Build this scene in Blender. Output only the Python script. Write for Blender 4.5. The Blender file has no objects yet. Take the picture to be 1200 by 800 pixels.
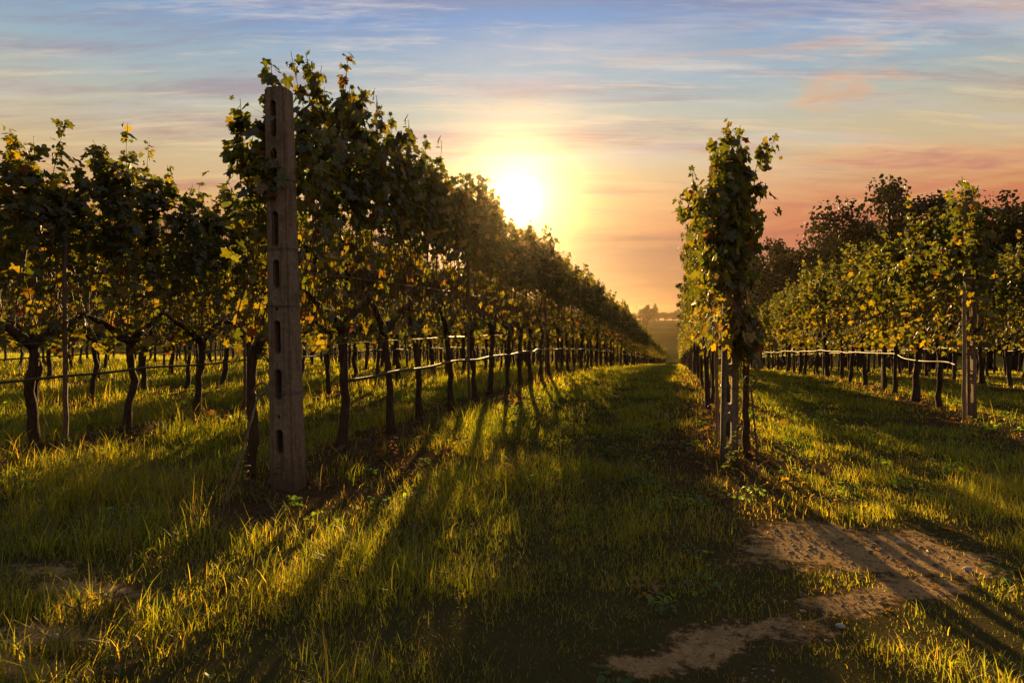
import bpy, bmesh, math, random
import numpy as np
from mathutils import Vector, Matrix

C = bpy.context.scene
COL = C.collection
R = math.radians
PI = math.pi

# ------------------------------------------------------------------ camera
YAW = R(13.7)                 # the rows run along +Y, the camera looks to the left of them
CT, ST = math.cos(YAW), math.sin(YAW)
CAM_H = 1.12
cam_d = bpy.data.cameras.new('camera')
cam = bpy.data.objects.new('camera', cam_d); COL.objects.link(cam)
cam.location = (0, 0, CAM_H)
cam.rotation_euler = (R(90), 0, YAW)
cam_d.lens = 24.0; cam_d.sensor_width = 36.0
cam_d.shift_y = -0.025
cam_d.clip_start = 0.05; cam_d.clip_end = 5000
C.camera = cam

# ------------------------------------------------------------------ light
SUN_AZ, SUN_EL = R(90) + YAW - R(0.45), R(10.3)
SUN = Vector((math.cos(SUN_EL)*math.cos(SUN_AZ), math.cos(SUN_EL)*math.sin(SUN_AZ), math.sin(SUN_EL)))
sl = bpy.data.lights.new('sun', 'SUN'); sl.energy = 5.0; sl.angle = R(0.5); sl.color = (1.0, 0.60, 0.22)
so = bpy.data.objects.new('sun', sl); COL.objects.link(so)
so.rotation_euler = SUN.to_track_quat('Z', 'Y').to_euler(); so.location = SUN*200
C.view_settings.view_transform = 'Standard'
C.view_settings.look = 'None'
C.view_settings.exposure = 1.15
C.view_settings.gamma = 1.0
C.view_settings.use_curve_mapping = False
C.cycles.max_bounces = 8
C.cycles.diffuse_bounces = 3; C.cycles.glossy_bounces = 2; C.cycles.transmission_bounces = 5
C.cycles.volume_bounces = 0
C.cycles.sample_clamp_indirect = 4.0
C.cycles.use_denoising = True
C.render.film_transparent = False


class NT:
    """small node-tree helper"""
    def __init__(self, tree):
        self.t = tree; self.n = tree.nodes; self.l = tree.links; self.n.clear()
    def new(self, ty, **kw):
        nd = self.n.new(ty)
        for k, v in kw.items(): setattr(nd, k, v)
        return nd
    def put(self, sock, v):
        if v is None: return
        if hasattr(v, 'is_linked') or isinstance(v, bpy.types.NodeSocket): self.l.new(v, sock)
        else: sock.default_value = v
    def m(self, op, a, b=None, c=None, clamp=False):
        nd = self.new('ShaderNodeMath', operation=op, use_clamp=clamp)
        for i, v in enumerate((a, b, c)): self.put(nd.inputs[i], v)
        return nd.outputs[0]
    def vm(self, op, a, b=None, out=0):
        nd = self.new('ShaderNodeVectorMath', operation=op)
        self.put(nd.inputs[0], a); self.put(nd.inputs[1], b)
        return nd.outputs[out]
    def ramp(self, fac, stops, interp='LINEAR'):
        nd = self.new('ShaderNodeValToRGB'); cr = nd.color_ramp; cr.interpolation = interp
        while len(cr.elements) < len(stops): cr.elements.new(0.5)
        for e, (p, c) in zip(cr.elements, stops):
            e.position = p; e.color = (*c, 1) if len(c) == 3 else c
        self.put(nd.inputs[0], fac)
        return nd.outputs[0]
    def mix(self, fac, a, b, mode='MIX'):
        nd = self.new('ShaderNodeMix', data_type='RGBA', blend_type=mode)
        self.put(nd.inputs[0], fac)
        self.put(nd.inputs[6], (*a, 1) if isinstance(a, tuple) and len(a) == 3 else a)
        self.put(nd.inputs[7], (*b, 1) if isinstance(b, tuple) and len(b) == 3 else b)
        return nd.outputs[2]
    def noise(self, vec, scale=1, detail=4, rough=0.55, dist=0.0, out=0):
        nd = self.new('ShaderNodeTexNoise')
        self.put(nd.inputs['Vector'], vec); nd.inputs['Scale'].default_value = scale
        nd.inputs['Detail'].default_value = detail; nd.inputs['Roughness'].default_value = rough
        nd.inputs['Distortion'].default_value = dist
        return nd.outputs[out]
    def mapping(self, vec, loc=(0, 0, 0), rot=(0, 0, 0), sc=(1, 1, 1)):
        nd = self.new('ShaderNodeMapping'); self.put(nd.inputs[0], vec)
        nd.inputs[1].default_value = loc; nd.inputs[2].default_value = rot; nd.inputs[3].default_value = sc
        return nd.outputs[0]
    def xyz(self, v):
        nd = self.new('ShaderNodeSeparateXYZ'); self.put(nd.inputs[0], v); return nd.outputs
    def cxyz(self, x, y, z):
        nd = self.new('ShaderNodeCombineXYZ')
        for i, v in enumerate((x, y, z)): self.put(nd.inputs[i], v)
        return nd.outputs[0]
    def srange(self, v, a, b):
        nd = self.new('ShaderNodeMapRange', interpolation_type='SMOOTHSTEP')
        self.put(nd.inputs[0], v); nd.inputs[1].default_value = a; nd.inputs[2].default_value = b
        return nd.outputs[0]


def lin(r, g, b):
    f = lambda c: (c/255/12.92) if c/255 <= 0.04045 else ((c/255+0.055)/1.055)**2.4
    return (f(r), f(g), f(b))


# ------------------------------------------------------------------ sky
def build_world():
    w = bpy.data.worlds.new('World'); C.world = w; w.use_nodes = True
    t = NT(w.node_tree)
    out = t.new('ShaderNodeOutputWorld')
    GL = R(9.4)                                                           # middle of the blown-out glow, half cut off by the row top
    GLOW = (math.cos(GL)*math.cos(SUN_AZ), math.cos(GL)*math.sin(SUN_AZ), math.sin(GL))
    sky = t.new('ShaderNodeTexSky', sky_type='NISHITA')
    sky.sun_disc = False; sky.sun_elevation = SUN_EL; sky.sun_rotation = -(SUN_AZ - R(90))
    sky.air_density = 1.0; sky.dust_density = 1.0; sky.ozone_density = 1.5
    bg1 = t.new('ShaderNodeBackground'); t.l.new(sky.outputs[0], bg1.inputs[0]); bg1.inputs[1].default_value = 0.05
    d = t.vm('NORMALIZE', t.new('ShaderNodeTexCoord').outputs['Generated'])
    x, y, z = t.xyz(d)
    el = t.m('MULTIPLY', t.m('ARCSINE', z), 180/PI)                       # degrees above the horizon
    ang = t.m('MULTIPLY', t.m('ARCCOSINE', t.m('MINIMUM', t.vm('DOT_PRODUCT', d, GLOW, 1), 1.0)), 180/PI)
    az = t.m('MULTIPLY', t.m('ARCTAN2', t.vm('DOT_PRODUCT', d, (CT, ST, 0), 1), t.vm('DOT_PRODUCT', d, (-ST, CT, 0), 1)), 180/PI)  # degrees right of the view axis
    # slow wobble so that no band is straight
    wob = t.noise(t.cxyz(t.m('MULTIPLY', az, 0.03), t.m('MULTIPLY', el, 0.12), 3.1), 1.0, 3, 0.5)
    elw = t.m('ADD', el, t.m('MULTIPLY', t.m('SUBTRACT', wob, 0.5), 4.0))
    f = t.m('DIVIDE', elw, 40.0, clamp=True)
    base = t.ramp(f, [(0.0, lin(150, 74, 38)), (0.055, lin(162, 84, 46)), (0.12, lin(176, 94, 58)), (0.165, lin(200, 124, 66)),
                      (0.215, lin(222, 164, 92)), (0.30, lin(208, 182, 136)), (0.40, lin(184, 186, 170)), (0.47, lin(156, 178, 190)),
                      (0.58, lin(112, 152, 202)), (0.68, lin(120, 140, 168)), (0.85, lin(116, 112, 104)), (1.0, lin(108, 102, 90))])  # top stops lie above the view, coloured warm to warm the shaded areas
    # unseen sky away from the sun, made dim and warm to tint the shade
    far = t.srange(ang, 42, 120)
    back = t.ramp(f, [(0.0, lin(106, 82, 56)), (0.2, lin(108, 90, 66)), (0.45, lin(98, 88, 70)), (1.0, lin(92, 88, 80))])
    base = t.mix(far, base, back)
    # high cloud deck, projected on a plane so that the streaks converge in perspective
    inv = t.m('DIVIDE', 1.0, t.m('ADD', t.m('MAXIMUM', z, 0.0), 0.09))
    px, py = t.m('MULTIPLY', t.vm('DOT_PRODUCT', d, (CT, ST, 0), 1), inv), t.m('MULTIPLY', t.vm('DOT_PRODUCT', d, (-ST, CT, 0), 1), inv)
    P = t.cxyz(px, py, 0.0)
    warp = t.noise(t.mapping(P, sc=(0.9, 1.6, 1)), 1.0, 3, 0.5, 0, 1)
    Pw = t.vm('ADD', P, t.vm('MULTIPLY', t.vm('SUBTRACT', warp, (0.5, 0.5, 0.5)), (0.22, 0.16, 0.0)))
    c1 = t.noise(t.mapping(Pw, (1.7, 0.3, 0), (0, 0, R(-14)), (0.65, 2.6, 1)), 1.0, 9, 0.64, 0.2)
    c2 = t.noise(t.mapping(Pw, (5.2, 2.3, 0), (0, 0, R(9)), (1.3, 7.0, 1)), 1.0, 9, 0.68, 0.15)
    c3 = t.noise(t.mapping(Pw, (8.1, 4.7, 0), (0, 0, R(-6)), (0.6, 2.2, 1)), 1.0, 9, 0.66, 0.2)
    lowcut = t.srange(el, 5.0, 10.0)
    # shaded grey-mauve cloud
    dk = t.m('MULTIPLY', t.srange(c1, 0.47, 0.66), lowcut)
    dcol = t.ramp(f, [(0.15, lin(196, 112, 74)), (0.30, lin(190, 140, 116)), (0.45, lin(152, 146, 160)), (0.6, lin(126, 140, 180)), (1.0, lin(98, 116, 170))])
    colr = t.mix(t.m('MULTIPLY', dk, 0.92), base, dcol)
    # lit cream streaks
    lt = t.m('MULTIPLY', t.srange(c2, 0.48, 0.68), t.srange(el, 6.0, 12.0))
    lcol = t.ramp(f, [(0.18, lin(236, 172, 92)), (0.32, lin(236, 204, 150)), (0.48, lin(222, 208, 190)), (0.65, lin(206, 204, 214)), (1.0, lin(190, 196, 216))])
    colr = t.mix(t.m('MULTIPLY', lt, 0.70), colr, lcol)
    lt2 = t.m('MULTIPLY', t.srange(c3, 0.48, 0.66), t.srange(el, 9.0, 16.0))
    colr = t.mix(t.m('MULTIPLY', lt2, t.m('ADD', 0.30, t.m('MULTIPLY', t.srange(az, -20, 30), 0.25))), colr, lin(208, 200, 206))
    c4 = t.noise(t.mapping(Pw, (2.2, 9.4, 0), (0, 0, R(-10)), (0.9, 1.9, 1)), 1.0, 9, 0.62, 0.5)
    pk = t.m('MULTIPLY', t.m('MULTIPLY', t.srange(c4, 0.50, 0.66), t.srange(az, -4, 12)), t.m('MULTIPLY', t.srange(el, 7.0, 10.0), t.m('SUBTRACT', 1.0, t.srange(el, 18, 23))))
    colr = t.mix(t.m('MULTIPLY', pk, 0.75), colr, t.mix(t.srange(c4, 0.56, 0.70), lin(238, 176, 118), lin(196, 130, 112)))
    # thin dark bars and pale veils low over the horizon
    lowv = t.cxyz(t.m('MULTIPLY', az, 0.055), t.m('MULTIPLY', el, 0.75), 7.7)
    l1 = t.noise(lowv, 1.0, 5, 0.55, 0.8)
    band = t.m('MULTIPLY', t.srange(el, 5.6, 6.3), t.m('SUBTRACT', 1.0, t.srange(el, 6.6, 7.6)))
    bar = t.m('MULTIPLY', band, t.srange(l1, 0.42, 0.56))
    colr = t.mix(t.m('MULTIPLY', bar, 0.75), colr, lin(138, 68, 48))
    l2 = t.noise(t.cxyz(t.m('MULTIPLY', az, 0.09), t.m('MULTIPLY', el, 0.5), 1.2), 1.0, 5, 0.6, 1.2)
    veil = t.m('MULTIPLY', t.m('SUBTRACT', 1.0, t.srange(el, 5.2, 6.4)), t.srange(l2, 0.42, 0.68))
    colr = t.mix(t.m('MULTIPLY', veil, 0.6), colr, lin(222, 146, 88))
    red = t.m('MULTIPLY', t.m('MULTIPLY', t.srange(az, 4, 26), t.m('SUBTRACT', 1.0, t.srange(el, 7, 13))), t.m('ADD', 0.48, t.m('MULTIPLY', t.srange(l2, 0.4, 0.65), 0.4)))
    colr = t.mix(red, colr, lin(200, 96, 58))
    # the cloud bank low under the sun is thick and dull
    bank = t.m('MULTIPLY', t.m('SUBTRACT', 1.0, t.srange(t.m('ADD', el, t.m('MULTIPLY', t.m('SUBTRACT', l2, 0.5), 2.5)), 5.2, 7.2)), t.m('POWER', 2.71828, t.m('MULTIPLY', t.m('POWER', t.m('DIVIDE', ang, 17.0), 2.0), -1.0)))
    colr = t.mix(t.m('MULTIPLY', bank, t.m('ADD', 0.62, t.m('MULTIPLY', t.srange(l1, 0.40, 0.6), 0.3))), colr, (.10, .026, .014))
    # aureole and the sun itself
    e1 = t.m('POWER', 2.71828, t.m('MULTIPLY', ang, -1/11.0))
    colr = t.mix(t.m('MULTIPLY', e1, 0.12, clamp=True), colr, (1.0, 0.78, 0.46))
    e2 = t.m('POWER', 2.71828, t.m('MULTIPLY', ang, -1/2.1))
    glow = t.mix(1.0, (1.0, 0.84, 0.60), t.cxyz(e2, e2, e2), 'MULTIPLY')
    colr = t.mix(0.55, colr, glow, 'ADD')
    dc = t.m('MULTIPLY', t.m('POWER', 2.71828, t.m('MULTIPLY', t.m('POWER', t.m('DIVIDE', ang, 1.15), 2.0), -1.0)), 3.0)
    colr = t.mix(1.0, colr, t.cxyz(dc, t.m('MULTIPLY', dc, 0.9), t.m('MULTIPLY', dc, 0.66)), 'ADD')
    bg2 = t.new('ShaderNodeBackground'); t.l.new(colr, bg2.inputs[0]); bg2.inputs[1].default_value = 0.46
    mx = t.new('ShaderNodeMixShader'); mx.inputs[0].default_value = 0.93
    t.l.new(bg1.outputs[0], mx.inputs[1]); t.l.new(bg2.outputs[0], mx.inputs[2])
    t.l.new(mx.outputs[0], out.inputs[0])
build_world()

# ------------------------------------------------------------------ helpers
rng = np.random.default_rng(11)

def vnoise(x, y, seed=0):
    """2-D value noise, 0..1"""
    xi, yi = np.floor(x).astype(np.int64), np.floor(y).astype(np.int64)
    fx, fy = x-xi, y-yi
    fx, fy = fx*fx*(3-2*fx), fy*fy*(3-2*fy)
    def hsh(a, b):
        n = (a*374761393 + b*668265263 + seed*1442695041) & 0xffffffff
        n = ((n ^ (n >> 13)) * 1274126177) & 0xffffffff
        return ((n ^ (n >> 16)) & 0xffff)/65535.0
    return (hsh(xi, yi)*(1-fx)+hsh(xi+1, yi)*fx)*(1-fy)+(hsh(xi, yi+1)*(1-fx)+hsh(xi+1, yi+1)*fx)*fy

def fbm(x, y, seed=0, o=3):
    s, a, t = 0, 0.5, 0
    for k in range(o):
        s = s + a*vnoise(x*2**k, y*2**k, seed+k*17); t += a; a *= 0.5
    return s/t

ROWS = {'A': -2.68, 'L2': -5.12, 'L3': -7.8, 'L4': -10.5, 'L5': -13.2, 'L6': -15.9, 'L7': -18.6, 'L8': -21.3,
        'B': 0.42, 'C': 3.25, 'R3': 5.9, 'R4': 8.55, 'R5': 11.2}
ROW_X = np.array(list(ROWS.values()))

FAR_Y = np.array([110, 150, 190, 230, 280, 340, 400, 470, 560, 1200.])
FAR_Z = np.array([-6.45, -8.6, -10.0, -9.9, -8.2, -5.4, -3.0, -1.7, -2.5, -30.])
def _softdrop(Y): return -0.066*4*np.logaddexp(0, (Y-13)/4)
def hgt(X, Y):
    X, Y = np.asarray(X, float), np.asarray(Y, float)
    z = _softdrop(Y)
    k = np.clip((Y-100)/40, 0, 1); k = k*k*(3-2*k)
    z = z*(1-k) + np.interp(Y, FAR_Y, FAR_Z)*k
    near = np.exp(-(np.maximum(np.abs(Y)-30, 0)/60)**2)
    rel = np.min(np.abs(X[..., None]-ROW_X), axis=-1)
    z = z + near*(0.06*np.exp(-(rel/0.4)**2)*np.clip((Y-2.5)/2, 0, 1))       # low ridge under each row
    z = z + near*(0.07*(fbm(X*0.5+9, Y*0.5+4, 3)-0.5) + 0.025*(fbm(X*2.3, Y*2.3, 5)-0.5))
    z = z + np.clip((Y-150)/100, 0, 1)*2.0*(fbm(X*0.01, Y*0.01, 8)-0.5)
    return z
H0 = float(hgt(0., 0.))
def h(X, Y): return hgt(X, Y) - H0

def cam2w(u, d): return (d*CT*u - d*ST, d*CT + u*d*ST)
def w2cam(X, Y):
    d = Y*CT - X*ST
    return (X*CT + Y*ST)/d, d
def at(px, py):
    """world ground point that the photograph shows at pixel (px, py)"""
    u, v = (px-600)/800, (py-370)/800
    d = CAM_H/v
    for _ in range(30):
        X, Y = cam2w(u, d); d = 0.5*d + 0.5*(CAM_H-float(h(X, Y)))/v
    X, Y = cam2w(u, d)
    return X, Y, float(h(X, Y))

def tag(o, label=None, cat=None, group=None, kind=None):
    if label: o['label'] = label
    if cat: o['category'] = cat
    if group: o['group'] = group
    if kind: o['kind'] = kind
    return o

def mesh_np(name, verts, faces_list, mats=(), mat_idx=None, tint=None, smooth=False):
    """faces_list: list of (n,k) int arrays"""
    me = bpy.data.meshes.new(name)
    verts = np.asarray(verts, np.float32)
    me.vertices.add(len(verts)); me.vertices.foreach_set('co', verts.ravel())
    loops = np.concatenate([f.ravel() for f in faces_list]).astype(np.int32)
    tot = np.concatenate([np.full(len(f), f.shape[1], np.int32) for f in faces_list])
    start = np.concatenate([[0], np.cumsum(tot)[:-1]]).astype(np.int32)
    me.loops.add(len(loops)); me.loops.foreach_set('vertex_index', loops)
    me.polygons.add(len(tot)); me.polygons.foreach_set('loop_start', start)
    for m in mats: me.materials.append(m)
    if mat_idx is not None: me.polygons.foreach_set('material_index', np.asarray(mat_idx, np.int32))
    me.polygons.foreach_set('use_smooth', np.full(len(tot), bool(smooth)))
    if tint is not None:
        a = me.attributes.new('tint', 'FLOAT_COLOR', 'POINT')
        a.data.foreach_set('color', np.concatenate([tint, np.ones((len(tint), 1))], 1).astype(np.float32).ravel())
    me.update(calc_edges=True); me.validate()
    return me

def link(name, me, parent=None, loc=None):
    o = bpy.data.objects.new(name, me); COL.objects.link(o)
    if parent: o.parent = parent
    if loc is not None: o.location = loc
    return o

class MB:
    """collects tubes, boxes, leaves; builds one mesh"""
    def __init__(s): s.v = []; s.q = []; s.t = []; s.qm = []; s.tm = []; s.c = []; s.n = 0
    def add(s, v, q=None, t=None, mi=0, tint=(.1, .1, .1)):
        v = np.asarray(v, float)
        if q is not None and len(q): s.q.append(np.asarray(q)+s.n); s.qm.append(np.full(len(q), mi))
        if t is not None and len(t): s.t.append(np.asarray(t)+s.n); s.tm.append(np.full(len(t), mi))
        tt = np.asarray(tint, float)
        s.c.append(np.broadcast_to(tt, (len(v), 3)) if tt.ndim == 1 else tt)
        s.v.append(v); s.n += len(v)
    def tube(s, pts, rad, n=6, mi=0, tint=(.1, .1, .1), cap=True, jit=0.0, rnd=None):
        pts = np.asarray(pts, float); k = len(pts)
        rad = np.broadcast_to(np.asarray(rad, float), (k,))
        tan = np.gradient(pts, axis=0); tan /= np.linalg.norm(tan, axis=1)[:, None]+1e-9
        ref = np.array([1., 0, 0]) if abs(tan[:, 0]).mean() < 0.8 else np.array([0, 0, 1.])
        a = np.cross(tan, ref); a /= np.linalg.norm(a, axis=1)[:, None]+1e-9
        b = np.cross(tan, a)
        th = np.linspace(0, 2*PI, n, endpoint=False)
        rr = rad[:, None]*np.ones((k, n))
        if jit: rr = rr*(1+jit*(rnd or rng).uniform(-1, 1, (k, n)))
        v = pts[:, None, :] + rr[..., None]*(np.cos(th)[None, :, None]*a[:, None, :]+np.sin(th)[None, :, None]*b[:, None, :])
        v = v.reshape(-1, 3)
        i = np.arange(k-1)[:, None]*n; j = np.arange(n)[None, :]; j2 = (j+1) % n
        q = np.stack([i+j, i+j2, i+n+j2, i+n+j], -1).reshape(-1, 4)
        t = []
        if cap:
            v = np.concatenate([v, pts[:1], pts[-1:]]); o0 = k*n
            jj = np.arange(n)
            t = np.concatenate([np.stack([(jj+1) % n, jj, np.full(n, o0)], -1), np.stack([jj+(k-1)*n, (jj+1) % n+(k-1)*n, np.full(n, o0+1)], -1)])
        s.add(v, q, t, mi, tint)
    def mesh(s, name, mats, smooth=False):
        fl, mi = [], []
        if s.q: fl.append(np.concatenate(s.q)); mi.append(np.concatenate(s.qm))
        if s.t: fl.append(np.concatenate(s.t)); mi.append(np.concatenate(s.tm))
        return mesh_np(name, np.concatenate(s.v), fl, mats, np.concatenate(mi), np.concatenate(s.c), smooth)

# ------------------------------------------------------------------ materials
def mat(name):
    m = bpy.data.materials.new(name); m.use_nodes = True
    t = NT(m.node_tree); out = t.new('ShaderNodeOutputMaterial')
    return m, t, out

def leaf_mat(name, trans=0.5, tcol=(1.5, 1.35, 0.5), gloss=0.06, rough=0.42, var=0.35):
    m, t, out = mat(name)
    a = t.new('ShaderNodeAttribute', attribute_name='tint').outputs['Color']
    rnd = t.new('ShaderNodeObjectInfo').outputs['Random']
    gain = t.m('ADD', 1-var/2, t.m('MULTIPLY', rnd, var))
    nz = t.noise(t.new('ShaderNodeTexCoord').outputs['Object'], 30, 3, 0.6)
    gain = t.m('MULTIPLY', gain, t.m('ADD', 0.7, t.m('MULTIPLY', nz, 0.6)))
    col = t.mix(1.0, a, t.cxyz(gain, gain, gain), 'MULTIPLY')
    tc = t.mix(1.0, col, tcol, 'MULTIPLY')
    df = t.new('ShaderNodeBsdfDiffuse'); t.l.new(col, df.inputs[0])
    tr = t.new('ShaderNodeBsdfTranslucent'); t.l.new(tc, tr.inputs[0])
    gl = t.new('ShaderNodeBsdfGlossy'); gl.inputs['Color'].default_value = (.9, .9, .85, 1); gl.inputs['Roughness'].default_value = rough
    m1 = t.new('ShaderNodeMixShader'); m1.inputs[0].default_value = trans
    t.l.new(df.outputs[0], m1.inputs[1]); t.l.new(tr.outputs[0], m1.inputs[2])
    m2 = t.new('ShaderNodeMixShader'); m2.inputs[0].default_value = gloss
    t.l.new(m1.outputs[0], m2.inputs[1]); t.l.new(gl.outputs[0], m2.inputs[2])
    t.l.new(m2.outputs[0], out.inputs[0])
    return m

M_LEAF = leaf_mat('vine_leaf', 0.52, (2.9, 2.6, 0.5), 0.05)
M_GRASS = leaf_mat('grass_blade', 0.6, (6.3, 6.3, 0.6), 0.04, 0.4, 0.0)
M_TREE = leaf_mat('tree_leaf', 0.35, (1.4, 1.2, 0.5), 0.03)

def rough_mat(name, c1, c2, scale, bump=0.4, rough=0.85, stretch=(1, 1, 1), spec=0.3, c3=None):
    m, t, out = mat(name)
    p = t.new('ShaderNodeBsdfPrincipled')
    oc = t.new('ShaderNodeTexCoord').outputs['Object']
    v = t.mapping(oc, sc=stretch)
    n1 = t.noise(v, scale, 6, 0.65); n2 = t.noise(oc, scale*0.23, 4, 0.6)
    col = t.mix(t.srange(n1, 0.35, 0.68), c1, c2)
    col = t.mix(t.m('MULTIPLY', t.srange(n2, 0.45, 0.7), 0.65), col, c3 or tuple(x*0.5 for x in c1))
    t.l.new(col, p.inputs['Base Color']); p.inputs['Roughness'].default_value = rough
    p.inputs['Specular IOR Level'].default_value = spec
    b = t.new('ShaderNodeBump'); b.inputs['Strength'].default_value = bump; b.inputs['Distance'].default_value = 0.02
    t.l.new(n1, b.inputs['Height']); t.l.new(b.outputs[0], p.inputs['Normal'])
    t.l.new(p.outputs[0], out.inputs[0])
    return m

M_BARK = rough_mat('vine_bark', (.050, .034, .022), (.10, .072, .050), 60, 0.9, 0.9, (1, 1, .18))
M_TBARK = rough_mat('tree_bark', (.045, .035, .026), (.09, .075, .06), 12, 0.7, 0.9, (1, 1, .25))
M_CANE = rough_mat('cane', (.12, .06, .028), (.17, .10, .05), 40, 0.2, 0.6)
def conc_mat():
    m, t, out = mat('weathered_concrete')
    p = t.new('ShaderNodeBsdfPrincipled'); oc = t.new('ShaderNodeTexCoord').outputs['Object']
    n1 = t.noise(oc, 45, 7, 0.7); n2 = t.noise(oc, 7, 5, 0.65); st = t.noise(t.mapping(oc, sc=(1, 1, .08)), 38, 4, 0.6); li = t.noise(oc, 16, 6, 0.7, 0.6)
    col = t.mix(t.srange(n1, 0.35, 0.68), (.20, .158, .10), (.30, .25, .175))
    col = t.mix(t.m('MULTIPLY', t.srange(st, 0.46, 0.66), 0.6), col, (.075, .055, .032))       # run-off streaks
    col = t.mix(t.m('MULTIPLY', t.srange(n2, 0.5, 0.7), 0.6), col, (.085, .068, .04))
    col = t.mix(t.m('MULTIPLY', t.srange(li, 0.60, 0.68), 0.7), col, (.25, .23, .13))          # lichen
    z = t.xyz(oc)[2]
    col = t.mix(t.m('MULTIPLY', t.m('SUBTRACT', 1.0, t.srange(t.m('ADD', z, t.m('MULTIPLY', n2, 0.3)), 0.12, 0.45)), 0.7), col, (.085, .06, .032))   # soil splashed on the foot
    t.l.new(col, p.inputs['Base Color']); p.inputs['Roughness'].default_value = 0.92; p.inputs['Specular IOR Level'].default_value = 0.2
    b = t.new('ShaderNodeBump'); b.inputs['Strength'].default_value = 0.7; b.inputs['Distance'].default_value = 0.012
    t.l.new(t.m('ADD', n1, t.m('MULTIPLY', t.srange(li, 0.6, 0.7), 0.4)), b.inputs['Height']); t.l.new(b.outputs[0], p.inputs['Normal'])
    t.l.new(p.outputs[0], out.inputs[0]); return m
M_CONC = conc_mat()
M_WOOD = rough_mat('stake_wood', (.30, .20, .10), (.42, .30, .16), 50, 0.2, 0.7, (1, 1, .06))
M_HOSE = rough_mat('irrigation_hose', (.065, .052, .033), (.10, .08, .05), 20, 0.05, 0.55, spec=0.25)
M_WIRE = rough_mat('galvanised_wire', (.16, .15, .14), (.24, .22, .20), 80, 0.05, 0.45)
M_RUST = rough_mat('rusty_iron', (.12, .08, .06), (.20, .15, .11), 60, 0.2, 0.6)
M_STONE = rough_mat('pale_stone', (.36, .33, .28), (.48, .45, .40), 40, 0.3, 0.8)
M_TAG = rough_mat('yellow_tag', (.62, .36, .05), (.70, .46, .08), 30, 0.1, 0.5)

def ground_mat():
    m, t, out = mat('vineyard_ground')
    p = t.new('ShaderNodeBsdfPrincipled')
    oc = t.new('ShaderNodeTexCoord').outputs['Object']
    x, y, z = t.xyz(oc)
    at_ = t.new('ShaderNodeAttribute', attribute_name='tint').outputs['Color']   # r bare soil, g under-vine strip, b far meadow
    r, g, b = t.xyz(at_)
    n1 = t.noise(oc, 2.5, 6, 0.65); n2 = t.noise(oc, 22, 6, 0.7); n3 = t.noise(oc, 90, 4, 0.6)
    soil = t.mix(t.srange(n2, 0.3, 0.7), (.48, .31, .130), (.62, .43, .20))
    soil = t.mix(t.m('MULTIPLY', t.srange(t.noise(oc, 5.5, 6, 0.7, 0.5), 0.45, 0.68), 0.4), soil, (.24, .15, .065))
    soil = t.mix(t.m('MULTIPLY', t.srange(n3, 0.52, 0.72), 0.6), soil, (.15, .10, .05))
    turf = t.mix(t.srange(n1, 0.35, 0.65), (.085, .078, .026), (.115, .098, .038))
    turf = t.mix(t.srange(n2, 0.5, 0.75), turf, (.105, .080, .042))
    strip = t.mix(t.srange(n2, 0.35, 0.7), (.085, .055, .028), (.16, .105, .055))
    mead = t.mix(t.srange(t.noise(oc, 0.03, 5, 0.6), 0.35, 0.65), (.026, .040, .010), (.048, .054, .016))
    col = t.mix(t.m('MULTIPLY', g, 0.85), turf, strip)
    edge = t.m('ADD', r, t.m('ADD', t.m('MULTIPLY', t.m('SUBTRACT', t.noise(oc, 6, 7, 0.7), 0.5), 1.6), t.m('MULTIPLY', t.m('SUBTRACT', n2, 0.5), 1.5)))
    col = t.mix(t.srange(edge, 0.22, 0.42), col, (.12, .08, .038))
    col = t.mix(t.srange(edge, 0.36, 0.75), col, soil)
    col = t.mix(b, col, mead)
    t.l.new(col, p.inputs['Base Color']); p.inputs['Roughness'].default_value = 1.0; p.inputs['Specular IOR Level'].default_value = 0.0
    bm = t.new('ShaderNodeBump'); bm.inputs['Strength'].default_value = 1.0; bm.inputs['Distance'].default_value = 0.05
    t.l.new(t.m('ADD', n2, t.m('MULTIPLY', n3, 0.5)), bm.inputs['Height']); t.l.new(bm.outputs[0], p.inputs['Normal'])
    t.l.new(p.outputs[0], out.inputs[0])
    return m
M_GROUND = ground_mat()

# ------------------------------------------------------------------ ground
BARE = []   # (X, Y, radius x, radius y, rotation) of the trodden bare patches
for px, py, rx, ry, rot in ((985, 640, .46, .20, .2), (1055, 655, .36, .23, .0), (930, 622, .22, .10, .3), (1075, 685, .14, .10, 0), (1000, 705, .20, .09, .3),
                            (865, 742, .26, .06, .2), (780, 775, .20, .06, .2), (930, 745, .12, .05, 0), (890, 785, .08, .05, 0),
                            (40, 745, .30, .06, -.2), (110, 690, .26, .06, -.3), (0, 785, .26, .05, 0), (70, 665, .22, .05, -.2)):
    X, Y, _ = at(px, py); BARE.append((X, Y, rx, ry, rot+YAW))
def bare(X, Y):
    s = np.zeros(np.shape(X))
    for bx, by, rx, ry, a in BARE:
        dx, dy = X-bx, Y-by
        p, q = (dx*math.cos(a)+dy*math.sin(a))/rx, (-dx*math.sin(a)+dy*math.cos(a))/ry
        s = np.maximum(s, np.exp(-(p*p+q*q)*0.75))
    return np.clip(s*1.25 + (fbm(X*5, Y*5, 21)-0.5)*0.5*(s > 0.02), 0, 1)
FEET = [(*at(850, 545)[:2], .55, .75), (*at(930, 545)[:2], .55, .40), (*at(795, 520)[:2], .35, .6), (*at(400, 580)[:2], .55, .5), (*at(300, 600)[:2], .45, .4), (*at(470, 545)[:2], .4, .8), (*at(1120, 495)[:2], .7, .5)]
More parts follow.
